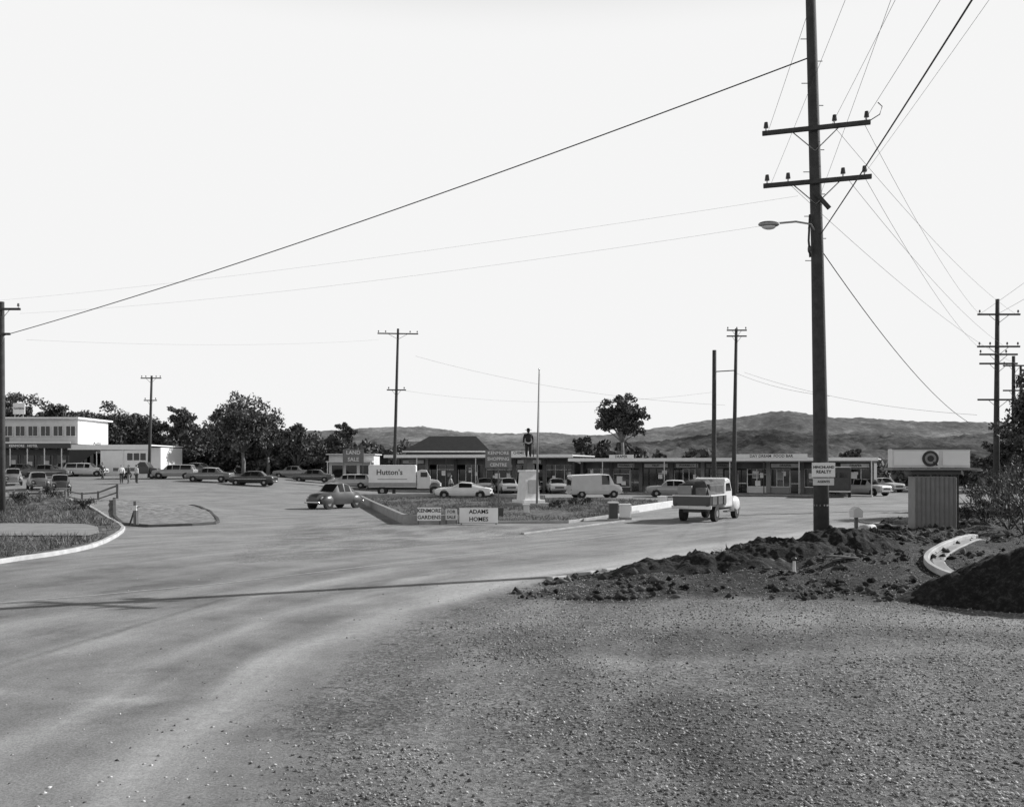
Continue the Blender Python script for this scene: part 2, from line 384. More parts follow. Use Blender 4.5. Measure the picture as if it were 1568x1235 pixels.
# ---- leaf clouds
def cloud(name,P,size,m,asp=.5,parent=None,up=0.):
    P=np.asarray(P,float);n=len(P);size=np.broadcast_to(size,(n,))
    u=rng.normal(size=(n,3));u[:,2]+=up*np.sign(u[:,2]);u/=np.linalg.norm(u,axis=1)[:,None]
    w=rng.normal(size=(n,3));v=np.cross(u,w);v/=np.linalg.norm(v,axis=1)[:,None]
    s=(size*rng.uniform(.6,1.4,n))[:,None]
    Vv=np.stack([P-u*s,P+v*s*asp,P+u*s,P-v*s*asp],1).reshape(-1,3)
    o=rawmesh(name,Vv,4,n,m)
    if parent: o.parent=parent
    return o
leafm=island_mat('eucalypt_foliage',.025,.28,.5,.15)
leafd=island_mat('dark_foliage',.016,.2,.6)
leaff=island_mat('distant_foliage',.03,.26,.8)
bark=mat('bark',.2,.9,.35,3,bump=.4)
def crownpts(c,rad,ncl,nl,clr,sub=False):
    pts=[];cen=[]
    ph=rng.uniform(0,6.28,3);prev=[]
    for k in range(ncl):
        d=rng.normal(size=3);d/=np.linalg.norm(d)
        if d[2]<-.6:d[2]*=-.5
        az=math.atan2(d[1],d[0]);lob=1+.18*math.sin(2*az+ph[0])+.14*math.sin(3*d[2]*2+az+ph[1])
        q=np.array(c)+d*np.array(rad)*rng.uniform(.2,.95)*lob
        if prev:
            dd=[np.linalg.norm(q-p) for p in prev];j=int(np.argmin(dd))
            if dd[j]>clr*1.45: q=prev[j]+(q-prev[j])*(clr*1.45/dd[j])
        prev.append(q);cen.append(q);rc=clr*rng.uniform(.5,1.25)
        e=rng.normal(size=(nl,3));e/=np.linalg.norm(e,axis=1)[:,None]
        e*=(rng.uniform(0,1,nl)**.5)[:,None]*rc;e[:,2]*=.6
        e[:,2]+=.2*rc*np.sin(e[:,0]/rc*3+k)
        pts.append(q+e)
    return np.concatenate(pts),cen
def tree(name,x,y,ht,cw,ch,ncl=34,nl=170,leaf=.2,m=None,clr=None,trunk=.25,lean=0):
    z=h1(x,y);b=B(name,(x,y,z))
    cz=ht-ch/2
    P,cen=crownpts((lean,0,cz),(cw/2*.95,cw/2*.8,ch/2*1.0),ncl,nl,clr or cw*.14)
    cloud('foliage',P,leaf,m or leafm,.5,b.e)
    V=[];Fc=[]
    def add(Pp,Rr):
        v,f=tubegeo(Pp,Rr,6);o=len(V);V.extend(v);Fc.extend([tuple(q+o for q in g) for g in f])
    fork=Vector((lean*.5,0,max(cz-ch*.3,ht*.2)))
    add([(0,0,-.4),(lean*.2+.1,0,fork.z*.5),fork],[trunk*1.2,trunk,trunk*.8])
    for q in cen[::3]:
        q=Vector(q);mid=fork.lerp(q,.5)+Vector((0,0,.2*rng.uniform(0,1)*ch*.3))
        add([fork,mid,q],[trunk*.4,trunk*.25,trunk*.06])
    b.p(mk('trunk_and_limbs',V,Fc,bark,True));return b
def treepx(name,px,Y,top,wpx,hpx,**k):
    x=wx(px,Y);z=h1(x,Y);ht=wz(top,Y)-z;s=Y/F;return tree(name,x,Y,ht,wpx*s,hpx*s,**k)
treepx('gum_tree',372,118,597,132,120,ncl=85,nl=150)
treepx('gum_tree',280,125,614,64,74,ncl=40,nl=110)
treepx('gum_tree',215,128,620,90,90,ncl=56,m=leafd)
treepx('gum_tree',160,121,608,110,100,ncl=75,m=leafd)
treepx('gum_tree',105,125,612,100,95,ncl=62,m=leafd)
treepx('gum_tree',55,123,612,100,90,ncl=62,m=leafd)
treepx('gum_tree',8,122,602,80,80,ncl=46)
treepx('gum_tree',455,112,644,86,94,ncl=64,m=leafd)
treepx('gum_tree',410,121,628,66,90,ncl=42,m=leafd)
treepx('gum_tree',528,135,640,46,58,ncl=34,nl=100)
treepx('gum_tree',953,112,597,88,100,ncl=66,nl=150,m=leafd)
treepx('gum_tree',890,118,668,44,36,ncl=16,m=leafd)
treepx('gum_tree',1306,110,684,50,36,ncl=14,m=leafd)
treepx('gum_tree',1590,50,540,110,230,ncl=80,m=leafd,leaf=.12,clr=.8)
treepx('gum_tree',1680,56,560,160,180,ncl=60,m=leafd,leaf=.16)
treepx('gum_tree',1540,66,650,90,110,ncl=44,m=leafd,leaf=.14)
treepx('gum_tree',1505,88,690,60,60,ncl=20,m=leafd)
treepx('gum_tree',325,135,634,100,90,ncl=46,m=leafd)
# distant mass
pts=[];szs=[]
def mass(px0,px1,Y0,Y1,t0,t1,n,rad,leaf,nl=110):
    for k in range(n):
        px=rng.uniform(px0,px1);Y=rng.uniform(Y0,Y1);x=wx(px,Y);z=h1(x,Y);tp=rng.uniform(t0,t1)
        if 755<px<880: tp=max(tp,694)
        top=wz(tp,Y)
        rr=rad*rng.uniform(.6,1.3);hgt=max(top-z,rr)
        P,_=crownpts((x,Y,z+hgt*.5),(rr,rr,hgt*.4),9,nl,rr*.4);pts.append(P);szs.append(np.full(len(P),leaf))
mass(-60,330,120,132,624,690,64,3.4,.26)
mass(300,520,122,130,644,700,44,3.0,.26)
mass(-60,620,128,165,650,705,90,4.5,.4)
mass(420,1000,150,250,662,692,90,5,.5)
mass(900,1700,180,400,688,712,110,8,.8,90)
mass(-60,700,260,420,658,680,44,11,1.0,90)
mass(1380,1700,90,110,690,712,26,3,.3)
cloud('distant_trees',np.concatenate(pts),np.concatenate(szs),leaff,.6)
# hills
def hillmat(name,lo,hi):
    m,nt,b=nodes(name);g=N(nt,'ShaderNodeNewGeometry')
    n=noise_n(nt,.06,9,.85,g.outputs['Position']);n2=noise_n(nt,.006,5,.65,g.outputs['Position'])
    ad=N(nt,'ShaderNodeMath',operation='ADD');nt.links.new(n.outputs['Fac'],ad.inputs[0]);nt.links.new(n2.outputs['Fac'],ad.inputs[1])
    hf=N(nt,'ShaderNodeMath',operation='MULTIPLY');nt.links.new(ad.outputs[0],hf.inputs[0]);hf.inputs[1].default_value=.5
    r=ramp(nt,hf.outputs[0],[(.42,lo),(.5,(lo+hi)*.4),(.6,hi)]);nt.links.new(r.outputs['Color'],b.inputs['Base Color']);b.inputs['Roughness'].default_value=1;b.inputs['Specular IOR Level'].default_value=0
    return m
def hill(name,Yc,dep,prof,m,seed,amp):
    X=np.arange(-2400,2400,12.)*Yc/2000;Yv=np.linspace(Yc-dep,Yc+dep*.3,80)
    px=np.array([p for p,_ in prof]);hz=np.array([wz(q,Yc) for _,q in prof])
    rows=[]
    for y in Yv:
        t=1-abs(y-Yc)/dep;t=t*t*(3-2*t)
        ph=np.interp(X,wx(px,Yc),hz)
        ph=np.convolve(np.pad(ph,3,'edge'),np.ones(7)/7,'valid')
        yy=np.full_like(X,y)
        z=-12+(ph+12)*t*(1-.5*(fbm(X*.005,yy*.004,seed)-.3)*(1-t)*2)+amp*.5*(fbm(X*.05,yy*.05,seed+9)-.5)*float(ss(0,.2,t))+amp*.55*(hsh(X*7,yy*3,seed)-.5)
        rows.append(np.stack([X,yy,z],-1))
    V=np.concatenate(rows);n=len(X);ii,jj=np.meshgrid(np.arange(n-1),np.arange(len(Yv)-1));a=(jj*n+ii).ravel()
    mk(name,V.tolist(),np.stack([a,a+1,a+n+1,a+n],-1).tolist(),m,True)
hill('hills',2100,650,[(-1200,690),(300,670),(440,662),(520,660),(580,655),(650,653),(700,661),(760,666),(830,662),(900,670),(960,662),(990,658),(1040,653),(1075,644),(1110,643),(1150,638),(1190,628),(1225,633),(1260,642),(1300,640),(1380,645),(1440,648),(1490,646),(1568,650),(1800,640),(3000,660)],hillmat('hill_forest_far_haze',.13,.37),3,10)  # aerial haze is put into the far ridge's paler colour
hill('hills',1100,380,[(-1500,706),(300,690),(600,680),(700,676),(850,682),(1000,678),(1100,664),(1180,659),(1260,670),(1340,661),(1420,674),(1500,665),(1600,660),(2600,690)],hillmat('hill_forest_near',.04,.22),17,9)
# ---- poles
def insul(b,x,y,z,s=1.):
    b.cyl('insulator_pin',(x,y,z+.05*s),.02*s,.12*s,metal);b.cyl('insulator',(x,y,z+.16*s),.065*s,.14*s,porc,r2=.045*s,seg=8)
def pole(px,Y,top,arms,rb=.17,rt=.11,z=None,lean=0.,rz=0.,m=None):
    x=wx(px,Y);zz=h1(x,Y) if z is None else z;ht=wz(top,Y)-zz
    b=B('utility_pole',(x,Y,zz),rz)
    b.tube('pole_shaft',[(0,0,-.4),(lean*.3,0,ht*.3),(lean,0,ht)],[rb,rb*.85+rt*.15,rt],m or wood,10)
    for (py,half,ins) in arms:
        az=wz(py,Y)-zz;xl=lean*az/ht
        b.box('crossarm',(xl,-rt-.06,az),(2*half,.1,.11),m or wood,.01)
        for s in (-1,1): b.tube('arm_brace',[(xl+s*half*.45,-rt-.06,az-.06),(xl+s*.05,-rt-.02,az-.5)],.018,metal,4)
        for q in ins: insul(b,xl+q*half,-rt-.06,az+.05)
    return b
pole(603,86,503,[(511,1.9,(-.95,-.6,.6,.95)),(597,.9,(-.8,.8))],rz=.1,lean=.4)
pole(228,98,575,[(579,1.1,(-.9,-.5,.5,.9)),(613,.7,(-.8,.8))],lean=.3)
pole(1093,78,536,[],.2,.17,lean=.05)
b=pole(1123,78,503,[(506,.85,(-.9,0,.9)),(515,.85,())],.19,.12,lean=.25)
b.tube('stay_tube',[(.1,0,wz(567,78)),(-1.6,0,wz(567,78)-.1)],.05,woodL)
pole(1525,58,458,[(482,1.35,(-.9,.9)),(531,1.35,(-.9,-.4,.4,.9)),(543,1.2,(-.95,.4)),(557,1.2,()),(612,1.3,())],.19,.12,lean=.1)
pole(1552,70,545,[(560,.9,(-.9,.9)),(598,.9,())],.17,.12)
pole(1563,96,560,[(575,1.,(-.9,.9))],.17,.12)
b=pole(3,45,462,[(474,1.0,(-.9,.9)),(512,.5,())],.16,.11)
# main pole
MX,MY=8.67,25.6;MZ=h1(MX,MY)
b=B('street_light_pole',(MX,MY,MZ));mz=lambda py:wz(py,MY)-MZ
ht=16.4
b.tube('pole_shaft',[(0,0,-.5),(-.03,0,3),(-.12,0,8),(-.34,0,ht)],[.22,.2,.17,.13],wood,16)
lx=lambda z:-.34*z/ht
arz=-.31;ca,sa=math.cos(arz),math.sin(arz)
for py,ins in ((200,(-.96,.36,.96)),(281,(-.96,-.55,.5,.9))):
    az=mz(py);c0=Vector((lx(az),-.2,az));arm=b.box('crossarm',c0,(2.86,.11,.12),wood,.012,(0,0,arz))
    for q in ins: insul(b,c0.x+q*1.38*ca,c0.y+q*1.38*sa,az+.05,1.1)
    for s in (-1,1): b.tube('arm_brace',[(c0.x+s*.6*ca,c0.y+s*.6*sa,az-.06),(c0.x,-.16,az-.62)],.016,metal,4)
for k in range(11):
    z=mz(60)-k*.62;s=1 if k%2 else -1;b.cyl('climbing_peg',(lx(z)+s*.2,0,z),.012,.2,metal,'x',seg=6)
za=mz(345)
b.tube('lamp_arm',[(lx(za),-.1,za-.25),(lx(za)-.15,-.12,za+.0),(lx(za)-.6,-.2,za+.05),(lx(za)-1.15,-.28,za-.02)],.028,metal,8)
b.sph('lamp_head',(lx(za)-1.38,-.3,za-.05),(.30,.14,.09),metal);b.sph('lamp_bowl',(lx(za)-1.38,-.3,za-.11),(.2,.11,.09),lamp)
b.box('fuse_bracket',(lx(za)+.12,-.22,mz(310)),(.1,.1,.62),wood,.01,(0,R(-42),0))
b.tube('service_cable',[(lx(za)-.17,-.1,mz(395)),(lx(za)-.22,-.12,mz(370)),(lx(za)-.18,-.1,mz(330))],.03,wire)
b.sph('cable_bracket',(lx(za)-.2,-.12,mz(383)),(.05,.05,.12),porc)
b.tube('arm_hook',[(c0.x+1.3*ca,c0.y+1.3*sa,mz(200)),(c0.x+1.55,c0.y-.5,mz(190)),(c0.x+1.62,c0.y-.5,mz(178)),(c0.x+1.5,c0.y-.5,mz(172))],.014,wire,5)
b.box('sign_board',(-.03,-.24,mz(719)),(.64,.03,.40),white,.004);b.box('sign_board_lower',(-.03,-.24,mz(737)),(.58,.025,.2),offw,.004)
b.text('sign_text','HINCHLAND',.1,(-.03,-.262,mz(715)),blk);b.text('sign_text_2','REALTY',.12,(-.03,-.262,mz(722)),blk);b.text('sign_text_3','AGENTS',.09,(-.03,-.257,mz(737)),blk)
for z in (1.0,1.9): b.cyl('strap',(-.01,0,z),.212,.05,metal)
# ---- wires
W=link(bpy.data.objects.new('overhead_power_lines',None))
def wirep(a,b_,sag,r,m=None):
    a=Vector(a);b_=Vector(b_);P=[]
    for k in range(25):
        t=k/24;p=a.lerp(b_,t);p.z-=sag*4*t*(1-t);P.append(p)
    V,Fc=tubegeo(P,r,5);o=mk('wire',V,Fc,m or wire,True);o.parent=W
def at(px,py,Y): return (wx(px,Y),Y,wz(py,Y))
wirep(at(1240,88,25.6),at(4,514,45),.35,.02)
wirep(at(1222,300,25.6),at(-4,460,45),.25,.003,wirel)
wirep(at(1185,343,25.6),at(30,480,45),.35,.003,wirel)
wirep(at(1175,205,25.6),(1.5,-10,13.2),.4,.005)
wirep(at(1322,187,25.2),(4.2,-10,13.),.4,.006)
wirep(at(1274,190,25.4),(3.0,-10,13.),.4,.005)
wirep(at(1180,283,26),(1.5,-10,11.2),.3,.004)
wirep(at(1322,268,25.2),(4.2,-10,11.6),.3,.004)
wirep(at(1257,358,25.5),(2.6,-10,10.2),.3,.016)
wirep(at(1237,350,25.5),(1.0,-10,12.6),.3,.004)
for (a,b_) in (((1322,187),(1500,481)),((1274,190),(1556,481)),((1322,268),(1498,531)),((1295,270),(1540,531)),((1210,283),(1556,557))):
    wirep(at(*a,25.3),at(*b_,58),.5,.006)
wirep(at(1259,385,25.6),at(1515,660,58),1.0,.014)
wirep((16,-5,14.5),at(1527,481,58),.6,.009);wirep((12.5,-5,14.5),at(1500,481,58),.6,.008)
wirep(at(636,545,86),at(1110,620,78),.8,.008,wirel);wirep(at(614,597,86),at(1093,600,78),1.0,.006,wirel)
wirep(at(1140,570,78),at(1496,635,58),.6,.009);wirep(at(580,520,86),at(40,520,60),.4,.005,wirel)
wirep(at(1125,570,78),at(1270,606,60),.3,.01)
# ---- vehicles
def finish(o):
    o.data.polygons.foreach_set('use_smooth',[True]*len(o.data.polygons))
    md=o.modifiers.new('es','EDGE_SPLIT');md.split_angle=R(38)
def wheels(b,xsx,w,r,wd=.17,arch=True,body=None):
    for x in xsx:
        for s in (-1,1):
            if arch: b.cyl('wheel_arch',(x,s*(w-.055),r+.03),r+.07,.14,blk,'y',seg=20)
            b.cyl('wheel',(x,s*(w-.05),r),r,wd,tyre,'y',seg=20);b.cyl('hubcap',(x,s*(w-.05+wd/2+.006),r),r*.42,.02,hub,'y',seg=14)
ST={
'sedan':[(-2.25,.66,.42,.76,0,0),(-2.17,.78,.3,.86,0,0),(-1.5,.85,.24,.93,0,0),(-1.3,.85,.24,.94,0,0),(-.88,.85,.24,.94,1.36,.6),(-.74,.85,.24,.94,1.4,.61),(-.05,.85,.24,.94,1.43,.62),(.03,.85,.24,.94,1.43,.62),(.55,.85,.24,.94,1.39,.6),(1.02,.85,.24,.93,0,0),(1.85,.83,.26,.88,0,0),(2.15,.8,.32,.82,0,0),(2.25,.68,.42,.72,0,0)],
'coupe':[(-2.3,.6,.42,.72,0,0),(-2.2,.76,.3,.8,0,0),(-1.75,.83,.24,.87,0,0),(-.75,.84,.24,.9,1.24,.56),(-.6,.84,.24,.9,1.28,.58),(.1,.84,.24,.9,1.31,.58),(.3,.84,.24,.9,1.28,.57),(.95,.84,.24,.88,0,0),(1.9,.82,.26,.8,0,0),(2.2,.76,.32,.74,0,0),(2.3,.62,.42,.66,0,0)],
'wagon':[(-2.2,.7,.42,.8,0,0),(-2.14,.84,.28,.94,0,0),(-1.95,.84,.24,.94,1.4,.62),(-1.85,.84,.24,.94,1.44,.63),(-.8,.84,.24,.94,1.46,.63),(-.72,.84,.24,.94,1.46,.63),(.0,.84,.24,.94,1.46,.63),(.08,.84,.24,.94,1.46,.63),(.6,.84,.24,.94,1.42,.61),(1.05,.84,.24,.93,0,0),(1.85,.82,.26,.88,0,0),(2.12,.78,.32,.82,0,0),(2.2,.66,.42,.72,0,0)],
'round':[(-1.9,.42,.38,.6,0,0),(-1.78,.6,.3,.78,0,0),(-1.35,.7,.26,.95,0,0),(-1.15,.72,.26,.99,1.12,.42),(-.8,.73,.26,1.0,1.38,.5),(-.68,.73,.26,1.0,1.45,.53),(-.2,.73,.26,1.0,1.54,.56),(-.12,.73,.26,1.0,1.54,.56),(.3,.73,.26,1.0,1.47,.54),(.68,.7,.26,1.0,0,0),(1.3,.52,.28,.95,0,0),(1.7,.42,.32,.86,0,0),(1.86,.34,.4,.7,0,0)],
'van':[(-2.2,.78,.42,1.0,0,0),(-2.17,.84,.32,1.1,1.75,.72),(-2.1,.86,.28,1.1,1.88,.76),(.3,.86,.28,1.1,1.95,.77),(.38,.86,.28,1.1,1.95,.77),(1.05,.86,.28,1.1,1.9,.75),(1.12,.86,.28,1.1,1.88,.74),(1.5,.85,.28,1.1,0,0),(1.95,.83,.3,1.02,0,0),(2.15,.76,.38,.85,0,0),(2.2,.66,.45,.7,0,0)],
}
def paintm(v): return mat('car_paint_%d'%int(v*100),v,.35,.07,2,coat=.25)
def car(kind,px,Y,deg,v,name=None,sc=1.,x=None,roof=None):
    x=wx(px,Y) if x is None else x;z=h1(x,Y)+.012
    nm=name or {'sedan':'sedan_car','coupe':'coupe_car','wagon':'station_wagon','round':'vintage_small_car','van':'panel_van'}[kind]
    b=B(nm,(x,Y,z),R(deg));b.e.scale=(sc,sc,sc);S=ST[kind];pm=paintm(v);rm=paintm(roof) if roof else pm
    V=[];Fc=[];ix=[]
    for (xx,w,zb,zt,zr,wr) in S:
        cab=zr>0
        if not cab: zr,wr=zt+.035,w*.72
        pl=[(0,zb),(w*.88,zb),(w,zb+.14),(w*1.015,(zb+zt)/2+.05),(w*.96,zt),(wr,zr-.05 if cab else zr-.01),(wr*.75,zr),(0,zr+.025)]
        ring=pl+[(-a_,c_) for a_,c_ in pl[-2:0:-1]]
        V+=[(xx,a_,c_) for a_,c_ in ring]
    n=14
    for i in range(len(S)-1):
        c0,c1=S[i][4]>0,S[i+1][4]>0;dx=S[i+1][0]-S[i][0]
        for k in range(n):
            k2=(k+1)%n;Fc.append((i*n+k,(i+1)*n+k,(i+1)*n+k2,i*n+k2));g_=0
            kk=k if k<7 else 13-k
            if kk==4 and c0 and c1 and dx>.15: g_=1
            if kk in(5,6) and (c0!=c1): g_=1
            if kk in(5,6) and c0 and c1: g_=2
            if kind=='van' and kk==4 and S[i+1][0]<.35: g_=0
            ix.append(g_)
    Fc.append(tuple(range(n))[::-1]);ix.append(0);Fc.append(tuple(range((len(S)-1)*n,len(S)*n)));ix.append(0)
    o=mk('body',V,Fc,mats=[pm,glass,rm],idx=ix);finish(o);b.p(o)
    L0,L1=S[0][0],S[-1][0];w=.85 if kind!='round' else .72
    wheels(b,(L0*.62,L1*.64),w-.02,.31)
    if kind=='round':
        for xx in (L0*.62,L1*.66):
            for s in (-1,1): b.sph('mudguard',(xx,s*.6,.52),(.5,.2,.33),pm)
        for s in (-1,1): b.sph('headlamp',(L1*.86,s*.55,.66),(.12,.1,.1),lamp)
    else:
        for s in (-1,1):
            b.cyl('headlamp',(L1-.02,s*.58,.64),.09,.08,lamp,'x');b.box('tail_lamp',(L0+.03,s*.62,.68),(.08,.16,.1),dark,.01)
        b.box('grille',(L1-.01,0,.6),(.06,.85,.16),dark,.01)
        b.box('side_trim',(0,-w*1.012,.66),(3.2,.02,.03),chrome);b.box('side_trim',(0,w*1.012,.66),(3.2,.02,.03),chrome)
    b.box('front_bumper',(L1+.05,0,.42),(.09,1.5 if kind!='round' else 1.2,.1),chrome,.03);b.box('rear_bumper',(L0-.05,0,.42),(.09,1.5 if kind!='round' else 1.2,.1),chrome,.03)
    b.box('number_plate',(L0-.105,0,.44),(.01,.35,.1),offw)
    return b
car('round',512,57,-122,.08,sc=1.03)
car('coupe',710,74,176,.8)
car('sedan',322,92,178,.15,roof=.5)
car('sedan',388,90,174,.03)
car('wagon',268,96,182,.3)
car('sedan',300,104,170,.1)
car('wagon',132,101,5,.6)
car('sedan',100,106,185,.3,roof=.6)
car('sedan',30,99,175,.05)
car('sedan',72,97,10,.1)
car('round',20,86,-60,.2);car('round',58,80,-55,.12);car('round',92,76,-60,.05)
car('sedan',480,104,180,.08);car('wagon',535,97,178,.4,roof=.6)
car('van',910,76,14,.5,roof=.75)
car('wagon',777,88,-80,.6);car('sedan',742,90,-85,.3,roof=.6);car('sedan',852,88,-85,.6)
car('sedan',1030,78,176,.3,roof=.75)
car('wagon',1326,82,-60,.5,roof=.75);car('sedan',1352,92,-70,.5)
car('sedan',448,110,180,.2);car('sedan',815,90,-88,.1)
# box truck
x=wx(619,82);b=B('delivery_truck',(x,82,h1(x,82)+.012),R(4))
wp=mat('truck_white',.78,.5,.06,2);b.box('cargo_box',(-1.0,0,1.72),(4.2,2.1,2.0),wp,.12);b.box('cargo_band',(-1.0,0,.98),(4.24,2.14,.34),mat('truck_band',.3,.5),.02)
b.prof('cab',[(1.15,.6),(1.15,2.15),(1.5,2.3),(2.0,2.25),(2.35,1.65),(2.4,.6)],-.9,.9,paintm(.6),.05)
b.prof('bonnet',[(2.38,.55),(2.38,1.45),(3.0,1.35),(3.2,1.15),(3.25,.55)],-.6,.6,paintm(.6),.06)
for s in(-1,1):
    b.box('side_window',(1.78,s*.905,1.85),(.6,.02,.42),glass);b.sph('mudguard',(2.75,s*.75,.75),(.62,.25,.42),paintm(.12));b.sph('headlamp',(3.2,s*.5,1.0),(.12,.12,.12),lamp)
b.box('windscreen',(2.22,0,1.95),(.04,1.5,.5),glass,0,(0,R(-30),0))
b.box('chassis',(-.2,0,.6),(6.2,.9,.18),blk);wheels(b,(-1.9,2.7),.95,.42,.24,False)
b.box('front_bumper',(3.35,0,.55),(.1,1.8,.15),dark,.02)
b.text('side_lettering',"Hutton's",.66,(-1.25,-1.058,2.05),dark);b.box('lettering_rule',(-1.0,-1.056,1.45),(2.6,.01,.06),midg)
# utility pickup (moving away, right)
x=wx(1088,45);b=B('pickup_truck',(x,45.4,.012),R(60));pw=paintm(.75)
b.box('tray_floor',(-1.35,0,.78),(2.5,1.8,.1),dark,.01)
for s in(-1,1):
    b.box('tray_side',(-1.35,s*.9,1.02),(2.5,.06,.42),paintm(.1),.015);b.box('tray_rail',(-1.35,s*.91,1.26),(2.5,.09,.07),offw,.01)
    for q in (-2.4,-1.5,-.6): b.box('tray_stake',(q,s*.945,1.02),(.07,.04,.42),dark)
b.box('tailgate',(-2.62,0,1.0),(.06,1.8,.42),paintm(.05),.015);b.box('tailgate_rail',(-2.66,0,1.25),(.05,1.8,.07),offw,.01)
b.box('rear_beam',(-2.62,0,.7),(.1,1.95,.16),offw,.02)
canv=mat('tarpaulin',.06,.8,.5,2.5,bump=.6)
bm=bmesh.new();bmesh.ops.create_grid(bm,x_segments=14,y_segments=10,size=1)
for v in bm.verts:
    u,w_=v.co.x,v.co.y;e=max(abs(u)**5,abs(w_)**4);v.co=Vector((-1.35+u*1.22,w_*.86,2.0-e*.75+.14*(float(vn(u*3+5,w_*3,2))-.5)))
me=bpy.data.meshes.new('canvas_load');bm.to_mesh(me);bm.free();me.materials.append(canv);o=link(bpy.data.objects.new('canvas_load',me));b.p(o)
b.box('load_crate',(-2.5,.35,1.5),(.25,.7,.42),midg,.03);b.box('load_crate',(-2.5,-.45,1.45),(.22,.5,.36),woodL,.03);b.box('load_body',(-1.2,0,1.5),(2.2,1.6,.6),canv,.1)
b.prof('cab',[(-.05,.6),(-.08,1.7),(.1,2.02),(.45,2.08),(.85,2.0),(1.22,1.45),(1.3,.6)],-.82,.82,pw,.09)
for s in(-1,1):
    b.prof('side_window',[(.12,1.42),(.15,1.8),(.75,1.82),(1.0,1.42)],s*.825-.008,s*.825+.008,glass)
    b.sph('front_mudguard',(1.85,s*.72,.72),(.68,.24,.42),pw);b.sph('headlamp',(2.35,s*.62,.88),(.13,.12,.12),lamp)
    b.box('running_board',(.55,s*.85,.42),(1.3,.22,.06),dark,.01)
b.box('rear_window',(-.075,0,1.62),(.03,.9,.3),glass);b.box('windscreen',(1.05,0,1.68),(.03,1.3,.42),glass,0,(0,R(-34),0))
b.prof('bonnet',[(1.25,.6),(1.22,1.38),(1.9,1.32),(2.3,1.18),(2.42,.95),(2.42,.5)],-.52,.52,pw,.1)
b.box('chassis',(-.2,0,.55),(4.9,.8,.16),blk);wheels(b,(-1.5,1.85),.82,.38,.24,False)
b.box('front_bumper',(2.55,0,.5),(.08,1.7,.14),chrome,.03)
for s in(-1,1): b.box('tail_lamp',(-2.68,s*.78,.82),(.05,.12,.12),dark)
b.box('number_plate',(-2.69,.35,.72),(.02,.4,.12),offw)
# flatbed utility at left
x=wx(212,96);b=B('utility_truck',(x,96,h1(x,96)+.012),R(4))
b.prof('cab',[(.1,.5),(.1,1.5),(.4,1.75),(.95,1.72),(1.3,1.2),(1.35,.5)],-.8,.8,paintm(.05),.06);b.prof('bonnet',[(1.33,.5),(1.33,1.15),(2.1,1.05),(2.25,.6)],-.65,.65,paintm(.05),.08)
b.box('tray',(-1.1,0,.95),(2.4,1.7,.35),woodL,.02);wheels(b,(-1.3,1.6),.8,.35,.2,False)
for s in(-1,1): b.box('side_window',(.65,s*.81,1.42),(.6,.02,.3),glass)
# dark rear-view van
x=wx(1284,78);b=B('delivery_van',(x,78,h1(x,78)+.012),R(70))
b.box('van_body',(0,0,1.45),(3.6,2.0,2.1),paintm(.03),.1);b.box('rear_door_panel',(-1.82,0,1.5),(.03,1.6,1.6),dark,.01);b.box('roof_cap',(0,0,2.52),(3.5,1.9,.08),offw,.03)
b.prof('cab',[(1.8,.5),(1.8,2.1),(2.3,2.0),(2.7,1.3),(2.8,.5)],-.9,.9,paintm(.5),.06);wheels(b,(-1.1,1.9),.92,.38,.22,False);b.box('rear_bumper',(-1.9,0,.5),(.1,1.9,.12),offw,.02)
for s in(-1,1): b.box('rear_window',(-1.845,s*.4,1.85),(.02,.6,.4),glass)
